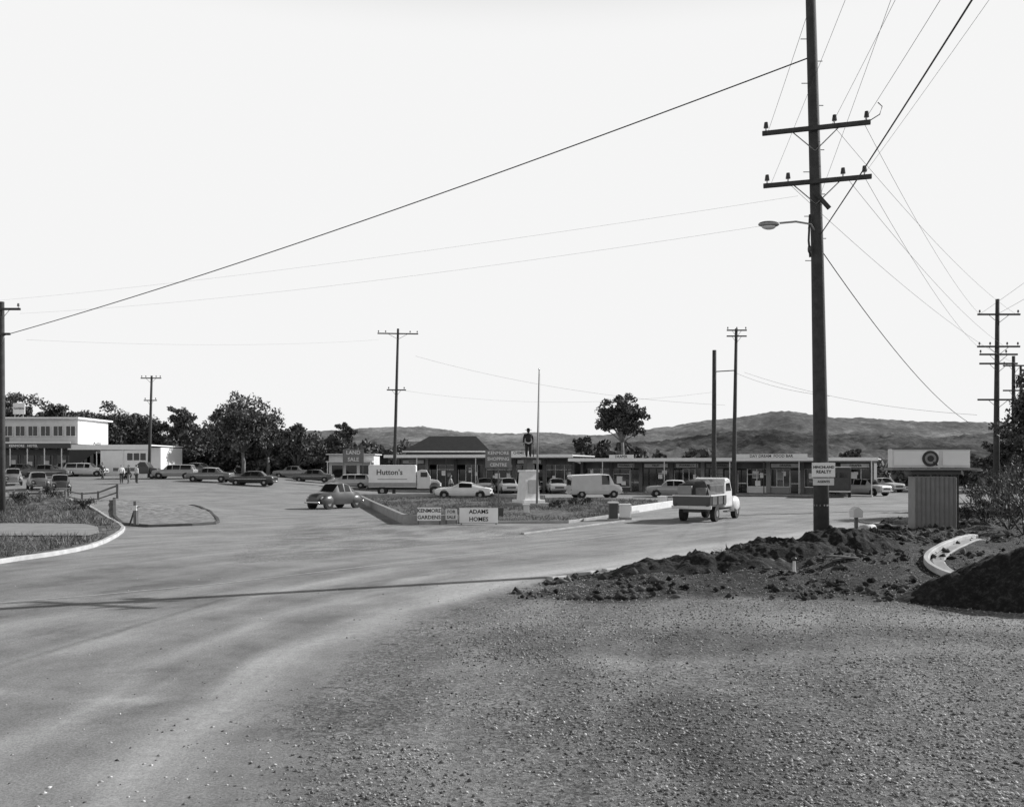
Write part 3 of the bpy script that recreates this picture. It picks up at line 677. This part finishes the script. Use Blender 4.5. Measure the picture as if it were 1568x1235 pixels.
# ---- buildings
def shops(name,A,Bp,ht,nb,label,seed,fas=.3):
    rd=random.Random(seed);A=Vector(A);Bp=Vector(Bp);d=Bp-A;L=d.length;rz=math.atan2(d.y,d.x);z0=min(h1(A.x,A.y),h1(Bp.x,Bp.y))
    b=B(name,(A.x,A.y,z0),rz)
    b.box('footpath_slab',(L/2,1.2,-.1),(L,7.6,.44),conc);b.box('back_wall',(L/2,9,ht/2),(L,.3,ht-.1),brick);b.box('side_wall',(.1,5.1,ht/2),(.25,7.5,ht-.15),brick);b.box('side_wall',(L-.1,5.1,ht/2),(.25,7.5,ht-.15),brick)
    b.box('roof',(L/2,4.1,ht-.08),(L+.8,10.4,.12),steelroof);b.box('fascia',(L/2,-1.15,ht-.12),(L+.9,.08,fas),white,.01);b.box('ceiling',(L/2,.4,ht-.34),(L,2.8,.05),midg)
    b.box('interior_wall',(L/2,5,ht/2),(L-.4,.1,ht-.4),dark)
    b.box('bulkhead',(L/2,1.9,ht-.68),(L-.3,.2,.62),mat('bulkhead_%d'%seed,.1,.6,.5,.6))
    bw=L/nb
    for k in range(nb+1): b.box('pier',(min(max(k*bw,.2),L-.2),1.85,ht/2),(.35,.34,ht-.3),rd.choice([brick,midg,dark,brick]))
    for k in range(nb*2+1):
        if k%2==0: b.cyl('veranda_post',(min(max(k*bw/2,.1),L-.1),-1.0,ht/2),.05,ht-.3,offw if k%4 else dark,seg=8)
    for k in range(nb):
        x0=k*bw+.18;x1=(k+1)*bw-.18;dr=rd.random()<.8;dw=.95 if dr else 0;left=rd.random()<.5
        g0,g1=(x0+dw,x1) if left else (x0,x1-dw);rh=rd.choice([.45,.6,.25])
        b.box('stall_riser',((g0+g1)/2,1.9,rh/2+.1),(g1-g0,.14,rh),rd.choice([brick,offw,midg,dark]))
        tz=ht-1.0
        b.box('shop_window',((g0+g1)/2,1.93,(rh+tz)/2+.05),(g1-g0,.03,tz-rh),glass)
        fm=rd.choice([white,white,offw,dark]);nm=rd.choice([1,2,3])
        for q in range(nm+1): b.box('window_mullion',(g0+(g1-g0)*q/nm,1.88,(rh+tz)/2+.05),(.06,.08,tz-rh),fm)
        for zz in (rh+.1,tz+.03): b.box('window_rail',((g0+g1)/2,1.87,zz),(g1-g0,.09,.07),fm)
        if rd.random()<.55: b.box('window_transom',((g0+g1)/2,1.87,tz-.5),(g1-g0,.07,.05),fm)
        if dr:
            dc=(x0+dw/2) if left else (x1-dw/2)
            b.box('door_glass',(dc,2.15,1.2),(dw-.1,.04,2.1),glass)
            for s in(-1,1): b.box('door_frame',(dc+s*(dw/2-.04),2.1,1.2),(.07,.1,2.1),fm)
            b.box('door_rail',(dc,2.1,1.0),(dw-.1,.07,.08),fm)
        for q in range(rd.choice([2,3,4])):
            s=rd.uniform(.25,.6);b.box('window_poster',(rd.uniform(g0+.4,g1-.4),1.905,rd.uniform(rh+.4,tz-.3)),(s,.012+.003*q,s*rd.uniform(.5,1.4)),rd.choice([white,offw,white,midg]))
        b.box('display_stock',((g0+g1)/2+rd.uniform(-.4,.4),2.5,rh+.45),((g1-g0)*rd.uniform(.4,.8),.4,.6),rd.choice([offw,midg,dark]),.02)
        if rd.random()<.6:
            b.box('under_awning_sign',((x0+x1)/2,1.77,ht-.68),(bw*rd.uniform(.5,.85),.05,.36),rd.choice([white,offw,midg]))
            b.text('shop_lettering',rd.choice(['PHARMACY','HARDWARE','BUTCHER','NEWSAGENT','DRAPER','BAKERY','FRUIT']),.28,((x0+x1)/2,1.738,ht-.69),blk)
    for t,xx,w in label:
        b.box('roof_sign',(xx,-1.22,ht+.18),(w,.06,.36),white);b.text('roof_lettering',t,.34,(xx,-1.255,ht+.17),blk)
    return b
shops('shop_row',(-12.7,97),(5.9,91.2),3.75,6,[('CHEMIST',14.5,1.8)],3)
shops('shop_row',(6.4,91),(31.6,80),3.35,9,[('DAY DREAM  FOOD BAR',19.,6.2),('DRAPER',5.,2.4)],5)
# hip roof hall behind row
b=B('hall_building',(wx(684,104),104,h1(wx(684,104),104)))
b.box('walls',(0,3,2.2),(9,6,4.4),brick)
V=[(-5,-.6,4.3),(5,-.6,4.3),(5,7,4.3),(-5,7,4.3),(-2.2,3,6.1),(3.2,3,6.1)]
b.p(mk('hip_roof',V,[(0,1,5,4),(1,2,5),(2,3,4,5),(3,0,4)],roofd))
b.box('eave',(0,-.62,4.25),(10,.06,.14),white)
for k in range(4): b.box('window',(-3.2+k*2.1,-.02,3.),(1.2,.06,1.2),glass)
# low shop left
x=wx(538,112);b=B('small_shop',(x,112,h1(x,112)))
b.box('walls',(0,2.5,1.7),(5.5,5,3.4),offw,.01);b.box('roof',(0,2.3,3.5),(6,6,.14),steelroof);b.box('awning',(0,-.9,2.6),(5.6,1.6,.1),white)
for k in (-1.7,0,1.7): b.box('shop_window',(k,-.02,1.4),(1.3,.06,1.5),glass);b.box('window_sill',(k,-.05,.62),(1.4,.1,.06),white)
for k in(-2.6,2.6): b.cyl('awning_post',(k,-1.6,1.3),.05,2.6,white)
# left two-storey building
x0=wx(-60,106);x1=wx(116,106);zb=h1(x1,106);b=B('two_storey_shop_building',(x0,106,zb));L=x1-x0
T=wz(641,106)-zb
b.box('ground_floor_wall',(L/2,5,1.5),(L,8,3.0),brick);b.box('upper_wall',(L/2,4.5,(3.6+T)/2),(L,8,T-3.6),offw)
b.box('roof',(L/2,4.4,T+.1),(L+.8,9.2,.2),white,.02);b.box('veranda_roof',(L/2,.0,3.35),(L+.6,3.6,.14),roofd);b.box('veranda_fascia',(L/2,-1.85,3.35),(L+.6,.08,.55),dark);b.box('fascia_strip',(L/2,-1.9,3.72),(L+.6,.06,.14),white)
b.text('fascia_lettering','KENMORE   HOTEL',.38,(L*.62,-1.9,3.33),white)
for k in range(9):
    xx=.8+k*(L-1.6)/8
    b.box('upper_window',(xx,.47,5.1),(1.1,.06,1.1),glass)
    for q in(-.55,0,.55): b.box('window_mullion',(xx+q,.43,5.1),(.05,.05,1.1),white)
    b.box('window_sill',(xx,.42,4.5),(1.2,.1,.08),white)
b.box('dark_spandrel',(L*.2,.46,4.1),(L*.4,.05,.6),woodL)
for k in range(7):
    xx=.8+k*(L-1.6)/6;b.cyl('veranda_post',(xx,-1.7,1.55),.06,3.1,white);b.box('shop_window',(xx+.9,.97,1.4),(1.5,.06,1.8),glass);b.box('window_poster',(xx+.9,.93,1.3+.1*(k%3)),(.5,.02,.5),offw)
b.box('roof_sign_frame',(wx(15,106)-x0,2,T+1.3),(1.4,.12,1.3),offw,.02);b.text('roof_sign_text','TAVERN',.34,(wx(15,106)-x0,1.93,T+1.3),blk)
for s in(-.5,.5): b.cyl('sign_post',(wx(15,106)-x0+s,2,T+.5),.04,1.,metal)
# left single storey white
x0=wx(117,106);x1=wx(228,104);b=B('white_shop_building',(x0,106,zb));L=x1-x0;T=wz(682,106)-zb
b.box('rear_block',(L/2,5,T/2-.1),(L,7,T-.2),white);b.box('flat_roof',(L/2,3.4,T),(L+.3,10.2,.14),white,.01);b.box('fascia',(L/2,-1.75,T-.25),(L+.3,.08,.5),white)
b.prof('slanted_fin',[(0,T-.5),(3.4,T-.5),(0.9,T-2.2),(0,T-2.2)],-1.7,-1.6,blk)
b.box('shaded_shopfront',(1.6,1.4,1.3),(3.0,.1,2.4),glass);b.box('front_wall',(L*.68,-1.5,(T-.6)/2),(L*.6,.12,T-.6),white)
for k in range(3): b.box('window',(L*.8+k*.75-.5,-1.58,2.1),(.6,.05,.8),glass)
for k in range(4): b.cyl('post',(.1+k*(L-.2)/3,-1.65,T/2),.05,T,white)
b.text('fascia_lettering','Auto',.45,(L*.35,-1.8,T+.2),blk)
# ---- booth / sign box right
BX,BY=wx(1424,29.4),29.4;z=h1(BX,BY);b=B('advertising_kiosk',(BX,BY,z),R(-8))
tin=mat('painted_sheet',.22,.6,.15,3)
b.box('base_panel_body',(.1,.15,.82),(1.25,.75,1.85),tin,.01)
for k in range(9): b.box('panel_batten',(-.46+k*.14,-.24,.82),(.03,.03,1.8),mat('batten',.17,.7))
b.box('sunlit_side_panel',(.735,.15,.82),(.02,.72,1.8),white);b.box('corner_post',(.77,-.24,.86),(.05,.05,1.85),wood);b.box('shelf',(.05,.05,1.98),(2.65,1.1,.06),tin,.01);b.box('shadow_gap',(.1,.1,1.88),(1.5,.8,.14),dark)  # white side panel paints in the sunlit face of the grey body
b.box('sign_box',(-.05,.0,2.33),(2.35,.55,.60),offw,.01);b.box('sign_frame_top',(-.05,-.29,2.64),(2.4,.04,.05),woodL);b.box('sign_panel',(-.5,-.29,2.33),(1.35,.03,.44),white);b.box('sign_panel',(.7,-.29,2.33),(.8,.03,.44),white)
b.cyl('logo_ring',(-.08,-.31,2.32),.25,.03,blk,'y',seg=28);b.cyl('logo_centre',(-.08,-.33,2.32),.17,.02,midg,'y',seg=28);b.cyl('logo_core',(-.08,-.343,2.32),.1,.01,blk,'y',seg=20);b.box('logo_tail',(.06,-.345,2.16),(.16,.012,.05),blk,0,(0,R(40),0))
b.box('side_bracket',(1.35,-.2,1.95),(.35,.05,.05),metal);b.box('footing',(.1,.15,-.1),(1.4,.9,.25),conc)
# ---- signs in island
def board(name,px,Y,wd,hg,zc,lines,m,tm,post=None,rz=0.):
    x=wx(px,Y);z=h1(x,Y);b=B(name,(x,Y,z),rz)
    b.box('board',(0,0,zc),(wd,.04,hg),m,.005)
    n=len(lines)
    for i,t in enumerate(lines): b.text('lettering',t,hg/n*.78,(0,-.026,zc+hg/2-(i+.5)*hg/n),tm)
    for q in (post or (-wd*.45,wd*.45)): b.box('post',(q,.045,(zc+hg/2)/2),(.06,.05,zc+hg/2),woodL)
    return b
board('real_estate_sign',657,41.6,1.08,.6,.48,['KENMORE','GARDENS'],white,blk)
board('small_notice_sign',691,41.8,.52,.5,.45,['FOR','SALE'],offw,blk)
board('advertising_sign',733,41.5,1.75,.68,.42,['ADAMS','HOMES'],white,blk)
b=board('direction_sign',763,44,1.25,.85,3.0,['KENMORE','SHOPPING','CENTRE'],mat('sign_mid',.16,.6),offw,(0.,))
b.box('lower_plate',(0,-.03,.45),(.5,.03,.4),dark)
board('notice_board',541,100,2.3,1.5,3.4,['LAND','SALE'],mat('sign_mid',.16,.6),offw)
def pillar(name,px,Y,w,hg,m,cap):
    x=wx(px,Y);b=B(name,(x,Y,h1(x,Y)));b.box('shaft',(0,0,hg/2),(w,w,hg),m,.02);b.box('cap',(0,0,hg+.04),(w+.08,w+.08,.08),cap,.01);b.box('plinth',(0,0,.06),(w+.1,w+.1,.12),conc,.01)
pillar('gate_pillar',957,45.5,.5,.7,white,white);pillar('gate_pillar',939,44.5,.42,.85,dark,offw);pillar('gate_pillar',1014,60,.5,.6,white,white);pillar('gate_pillar',806,50,.3,.5,offw,offw)
# ---- people
def person(name,loc,rz,pose='stand',m_top=None,m_leg=None,m_skin=None,hat=False,sc=1.,parent=None,bulk=1.):
    m_top=m_top or dark;m_leg=m_leg or dark;m_skin=m_skin or skin
    b=B(name,(0,0,0))
    if parent: b.e.parent=parent
    b.e.location=loc;b.e.rotation_euler=(0,0,rz);b.e.scale=(sc*bulk,sc*bulk,sc)
    st=.16 if pose=='walk' else .0
    def skinmesh(nm,V,E,Rd,m):
        me=bpy.data.meshes.new(nm);me.from_pydata(V,E,[]);me.materials.append(m);o=link(bpy.data.objects.new(nm,me));b.p(o)
        md=o.modifiers.new('Skin','SKIN');md.use_smooth_shade=True
        sv=me.skin_vertices[0].data
        for i,r_ in enumerate(Rd): sv[i].radius=(r_,r_);sv[i].use_root=(i==0)
        q=o.modifiers.new('Sub','SUBSURF');q.levels=1;q.render_levels=1
    V=[(0,0,.93),(0,0,1.12),(0,.01,1.35),(0,0,1.48),(0,0,1.55)];E=[(0,1),(1,2),(2,3),(3,4)];Rd=[.165,.155,.185,.075,.06]
    for s in(-1,1):
        i=len(V);fw=s*st
        V+=[(s*.19,0,1.42),(s*.25,-fw*.6,1.15),(s*.25,-fw-.05,.9)];E+=[(2,i),(i,i+1),(i+1,i+2)];Rd+=[.08,.06,.042]
    skinmesh('torso_and_arms',V,E,Rd,m_top)
    V=[(0,0,.95)];E=[];Rd=[.16]
    for s in(-1,1):
        i=len(V);fw=s*st
        V+=[(s*.09,0,.86),(s*.1,fw*.8-.02,.48),(s*.1,fw*1.3,.09),(s*.11,fw*1.3-.14,.035)];E+=[(0,i),(i,i+1),(i+1,i+2),(i+2,i+3)];Rd+=[.115,.085,.06,.04]
    skinmesh('legs',V,E,Rd,m_leg)
    for s in(-1,1):
        fw=s*st;c=(s*.25,-fw-.06,.86);V=[c,(c[0],c[1]-.01,c[2]-.07)];E=[(0,1)];Rd=[.03,.032]
        for f in range(4):
            i=len(V);yo=(f-1.5)*.022;l=(.05,.06,.055,.042)[f];V+=[(c[0],c[1]+yo,c[2]-.1),(c[0]-s*.015,c[1]+yo-.005,c[2]-.1-l)];E+=[(1,i),(i,i+1)];Rd+=[.009,.008]
        i=len(V);V+=[(c[0]-s*.01,c[1]-.05,c[2]-.06)];E+=[(0,i)];Rd+=[.01]
        skinmesh('hand',V,E,Rd,m_skin)
    b.sph('head',(0,-.02,1.66),(.078,.1,.115),m_skin);b.sph('nose',(0,-.12,1.65),(.014,.02,.022),m_skin)
    for s in(-1,1): b.sph('ear',(s*.08,-.01,1.655),(.012,.02,.03),m_skin)
    b.sph('hair',(0,.01,1.695),(.084,.1,.095),m_skin if hat and m_skin is bronze else blk)
    if hat: b.cyl('hat_brim',(0,-.02,1.73),.19,.015,m_top);b.sph('hat_crown',(0,-.01,1.78),(.095,.11,.075),m_top)
    return b
def ped(px,Y,rz,pose,a_,c_):
    x=wx(px,Y);person('pedestrian',(x,Y,h1(x,Y)+.02),rz,pose,a_,c_)
ped(186,88,.5,'walk',white,dark);ped(197,87.5,-.8,'stand',dark,midg);ped(157,94,1.2,'walk',dark,dark);ped(690,84,1.4,'walk',midg,dark);ped(209,88,2.5,'stand',offw,dark)
# ---- war memorial
MYy=60;x=wx(809,MYy);b=B('war_memorial',(x,MYy,h1(x,MYy)),.5)
b.box('step_base',(0,0,.1),(2.2,2.2,.3),conc,.02);b.box('step_upper',(0,0,.35),(1.6,1.6,.2),stone,.02)
V=[]
for (w,z) in ((.56,.45),(.44,2.25)): V+=[(-w,-w,z),(w,-w,z),(w,w,z),(-w,w,z)]
b.p(mk('pedestal',V,[(0,1,5,4),(1,2,6,5),(2,3,7,6),(3,0,4,7),(4,5,6,7)],stone));b.box('cornice',(0,0,2.32),(1.05,1.05,.14),stone,.02);b.box('column',(0,0,2.75),(.48,.48,.72),mat('dark_stone',.08,.7),.02);b.box('column_cap',(0,0,3.17),(.72,.72,.12),mat('dark_stone',.08,.7),.02)
b.box('inscription_plate',(0,-.54,1.3),(.6,.03,.9),mat('plate',.4,.6),0,(R(-3.8),0,0))
person('soldier_statue',(0,0,3.23),-.4,'stand',bronze,bronze,bronze,True,1.03,b.e,1.2);b.tube('rifle',[(.3,-.15,3.25),(.22,-.2,4.4)],.03,bronze)
x=wx(822,58);b=B('flagpole',(x,58,h1(x,58)));b.tube('pole',[(0,0,0),(.05,0,4),(.15,0,wz(566,58))],[.07,.06,.035],midg,8);b.sph('finial',(.15,0,wz(565,58)),(.06,.06,.06),chrome);b.box('base',(0,0,.12),(.4,.4,.3),conc,.02);b.tube('halyard',[(.1,-.05,1),(.2,-.03,8.5)],.006,wire,4)
# ---- fences left
def fence(pts,n=8,hg=.9):
    A=Vector(pts[0]);Bp=Vector(pts[1]);b=B('post_and_rail_fence',(A.x,A.y,0))
    P=[]
    for k in range(n):
        q=A.lerp(Bp,k/(n-1));z=h1(q.x,q.y)+.1;b.box('post',(q.x-A.x,q.y-A.y,z+hg/2-.1),(.13,.13,hg+.1),woodL,.015);P.append((q.x-A.x,q.y-A.y-.08,z+hg*.82))
    b.tube('top_rail',P,.05,woodL,6)
    b.tube('lower_rail',[(p[0],p[1],p[2]-.38) for p in P],.04,woodL,6)
fence([gp(105,770),gp(180,786)],4,.85);fence([gp(-20,770),gp(100,768)],7,.8)
x,y=gp(207,806);b=B('water_standpipe',(x,y,.1));b.box('post',(0,0,.5),(.12,.12,1.05),woodL,.01);b.cyl('pipe',(.14,-.02,.35),.035,.75,metal);b.cyl('valve_wheel',(.14,-.02,.78),.09,.03,dark);b.box('meter_box',(.02,-.1,.72),(.2,.12,.22),offw,.01);b.box('stay',(-.14,0,.3),(.06,.06,.7),wood,0,(0,R(18),0))
# small roadside things right
x,y=wx(1311,31),31.;b=B('letterbox',(x,y,h1(x,y)));b.box('post',(0,0,.3),(.1,.1,.7),woodL);b.prof('box',[(-.16,.55),(-.16,.8),(0,.92),(.16,.8),(.16,.55)],-.2,.2,offw,.01)
x,y=wx(1328,29.5),29.5;b=B('concrete_pipe',(x,y,h1(x,y)+.12),.6)
o=b.tube('pipe_section',[(-.3,0,0),(.3,0,.02)],.15,concL,16);b.cyl('pipe_bore',(.301,0,.02),.11,.01,blk,'x')
x,y=wx(1216,20.8),20.8;b=B('survey_peg',(x,y,h1(x,y)+.1));b.cyl('peg',(0,0,.08),.04,.3,offw,r2=.03);b.sph('peg_head',(0,0,.25),(.06,.06,.05),dark)
pm_=mat('plank',.2,.85,.3,4)
for px,Y,L,a in ((1370,28.5,1.6,.3),(1345,30,1.2,-.5),(1180,29.5,1.1,.9),(1290,21.5,.9,.4)):
    x=wx(px,Y);b=B('timber_offcut',(x,Y,h1(x,Y)+.1),a);b.box('plank',(0,0,0),(L,.14,.05),pm_,.01,(0,R(6),0));b.box('plank_lower',(.1,.1,-.055),(L*.8,.12,.04),woodL,.01,(0,R(-3),.2))
# ---- scatter: gravel, clods, weeds
def stones(name,X,Y,S,m,lift=.3,extra=None):
    n=len(X);Z=hh(X,Y)+(extra if extra is not None else 0)
    base=np.array([(1,0,0),(0,1,0),(-1,0,0),(0,-1,0),(0,0,1),(0,0,-1)],float)
    ang=rng.uniform(0,6.28,n);sc=rng.uniform(.6,1.3,(n,3))*np.array([1,.8,.6])
    vv=base[None]*sc[:,None,:]*S[:,None,None]+rng.normal(0,.12,(n,6,3))*S[:,None,None]
    c,s=np.cos(ang)[:,None],np.sin(ang)[:,None];x_=vv[...,0]*c-vv[...,1]*s;y_=vv[...,0]*s+vv[...,1]*c
    V=np.stack([x_+X[:,None],y_+Y[:,None],vv[...,2]+(Z+S*lift)[:,None]],-1).reshape(-1,3)
    f=np.array([(0,1,4),(1,2,4),(2,3,4),(3,0,4),(1,0,5),(2,1,5),(3,2,5),(0,3,5)])
    Fa=(f[None]+(np.arange(n)*6)[:,None,None]).reshape(-1,3)
    return rawmesh(name,V,3,len(Fa),m,Fa)
n=95000;Y=6+16*rng.random(n)**1.1;X=rng.uniform(-.6,.6,n)*Y*1.02
sd=sd_line(X,Y);cl=ss(.3,.62,fbm(X*.6,Y*.6,31));pr=np.where(sd<0,ss(-.4,2.5,-sd)*.85+.1,.09*np.exp(-np.clip(sd,0,50)/1.5)+.006);pr*=(.25+1.1*cl)
k=rng.random(n)<pr;X,Y=X[k],Y[k];S=.007+.02*rng.random(len(X))**3
stones('gravel',X,Y,S,island_mat('gravel_stone',.06,.7,.9))
n=30000;X=rng.uniform(0,22,n);Y=rng.uniform(18.3,44,n);sd=sd_line(X,Y);k=(sd<-.1)&(rng.random(n)<(.2+1.2*ss(.4,.6,fbm(X*.8,Y*.8,41)))*(1-.6*ss(28,36,Y)));X,Y=X[k],Y[k]
stones('soil_clods',X,Y,.015+.13*rng.random(len(X))**5,island_mat('clod',.008,.16,.95),.35)
def tufts(name,X,Y,hgt,m,nb=9,spread=.1,zx=0.):
    Z=hh(X,Y)+zx;X=np.repeat(X,nb);Y=np.repeat(Y,nb);Z=np.repeat(Z,nb);k=len(X)
    hg=np.repeat(hgt,nb)*rng.uniform(.4,1.2,k);a=rng.uniform(0,6.28,k);dx=rng.normal(0,spread,k);dy=rng.normal(0,spread,k)
    bx,by=X+dx,Y+dy;w=.012+.02*hg;tx=bx+dx*1.8;ty=by+dy*1.8
    V=np.stack([np.stack([bx-w*np.cos(a),by-w*np.sin(a),Z-.02],-1),np.stack([bx+w*np.cos(a),by+w*np.sin(a),Z-.02],-1),np.stack([tx,ty,Z+hg],-1)],1).reshape(-1,3)
    rawmesh(name,V,3,k,m)
gm=island_mat('grass_blade',.03,.34,.8);gd=island_mat('weed_blade',.01,.13,.85)
n=2600;X=rng.uniform(3,24,n);Y=rng.uniform(22,46,n);sd=sd_line(X,Y);k=(sd<-.8)&(rng.random(n)<ss(.44,.62,fbm(X*.5,Y*.5,51)));tufts('weeds',X[k],Y[k],np.full(k.sum(),.15),gd,nb=7)
n=6000;X=rng.uniform(-13,12,n);Y=rng.uniform(42,76,n);k=(inpoly(X,Y,GBD)>.3)&(fbm(X*.4,Y*.4,81)>.4);tufts('garden_grass',X[k],Y[k],np.full(k.sum(),.2),gm,zx=.05)
n=9000;X=rng.uniform(-36,-12,n);Y=rng.uniform(25,66,n);k=(inpoly(X,Y,[(p.x,p.y) for p in LV])>.3)&(inpoly(X,Y,FP)<-.3);tufts('verge_grass',X[k],Y[k],np.full(k.sum(),.26),gm,zx=.08)
# shrubs on right & mound weeds
def shrub(x,y,rad,n,leaf,m=leafd,zo=0.):
    z=h1(x,y)+zo;P,_=crownpts((0,0,rad*.6),(rad,rad,rad*.6),10,n,rad*.4);b=B('shrub',(x,y,z));cloud('foliage',P,leaf,m,.3,b.e,.8)
    V=[];Fc=[]
    for k in range(7):
        a=rng.uniform(0,6.28);v,f=tubegeo([(0,0,-.05),(math.cos(a)*rad*.4,math.sin(a)*rad*.4,rad*.5),(math.cos(a)*rad*.9,math.sin(a)*rad*.9,rad*rng.uniform(.7,1.3))],[.02,.014,.005],4);o=len(V);V.extend(v);Fc.extend([tuple(q+o for q in g) for g in f])
    b.p(mk('stems',V,Fc,wood))
for px,Y,rd_ in ((1545,30,1.1),(1510,31,.7),(1568,27,1.1),(1500,36,.9),(1540,40,1.6),(1515,44,1.3),(1568,44,1.8),(1330,24.5,.3),(1480,34,.5)): shrub(wx(px,Y),Y,rd_,90,.05+.02*rd_)
for px,Y,rd_ in ((850,56,.5),(880,60,.6),(900,62,.5),(30,48,.7),(80,50,.6),(130,47,.5)): shrub(wx(px,Y),Y,rd_,50,.08)
# ---- world, sun, camera
EL,AZ=30.,65.
w=bpy.data.worlds.new('World');scene.world=w;w.use_nodes=True;nt=w.node_tree;bg=nt.nodes['Background']
sk=nt.nodes.new('ShaderNodeTexSky');sk.sky_type='NISHITA';sk.sun_disc=False;sk.sun_elevation=R(EL);sk.sun_rotation=R(AZ);sk.dust_density=1.5;sk.air_density=1.3
sp=nt.nodes.new('ShaderNodeSeparateColor');nt.links.new(sk.outputs[0],sp.inputs[0])
def M(op,a,b_):
    n=nt.nodes.new('ShaderNodeMath');n.operation=op
    for i,q in enumerate((a,b_)):
        if hasattr(q,'links'): nt.links.new(q,n.inputs[i])
        else: n.inputs[i].default_value=q
    return n.outputs[0]
tc=nt.nodes.new('ShaderNodeTexCoord');sx=nt.nodes.new('ShaderNodeSeparateXYZ');nt.links.new(tc.outputs['Generated'],sx.inputs[0])
v=M('MINIMUM',M('MULTIPLY',sp.outputs[2],3.6),6.1)   # blue-sensitive film: hazy horizon burns out
mr=nt.nodes.new('ShaderNodeMapRange');mr.interpolation_type='SMOOTHSTEP';nt.links.new(sx.outputs['Z'],mr.inputs['Value'])
mr.inputs['From Min'].default_value=.42;mr.inputs['From Max'].default_value=.6;mr.inputs['To Min'].default_value=1;mr.inputs['To Max'].default_value=.02
v=M('MULTIPLY',v,mr.outputs[0]);nt.links.new(v,bg.inputs['Color']);bg.inputs['Strength'].default_value=.15
sl=bpy.data.lights.new('sun','SUN');sl.energy=5;sl.angle=R(.4);so_=link(bpy.data.objects.new('sun',sl))
s=Vector((math.cos(R(EL))*math.sin(R(AZ)),math.cos(R(EL))*math.cos(R(AZ)),math.sin(R(EL))));so_.rotation_euler=s.to_track_quat('Z','Y').to_euler();so_.location=(40,20,40)
cd=bpy.data.cameras.new('camera');cam=link(bpy.data.objects.new('camera',cd));cam.location=(0,0,H);cam.rotation_euler=(R(90),0,0)
cd.sensor_width=36;cd.lens=36*F/1568;cd.shift_y=(HY-617.5)/1568;cd.clip_end=9000;cd.clip_start=.1;scene.camera=cam
scene.view_settings.view_transform='Standard';scene.view_settings.look='None';scene.view_settings.exposure=0
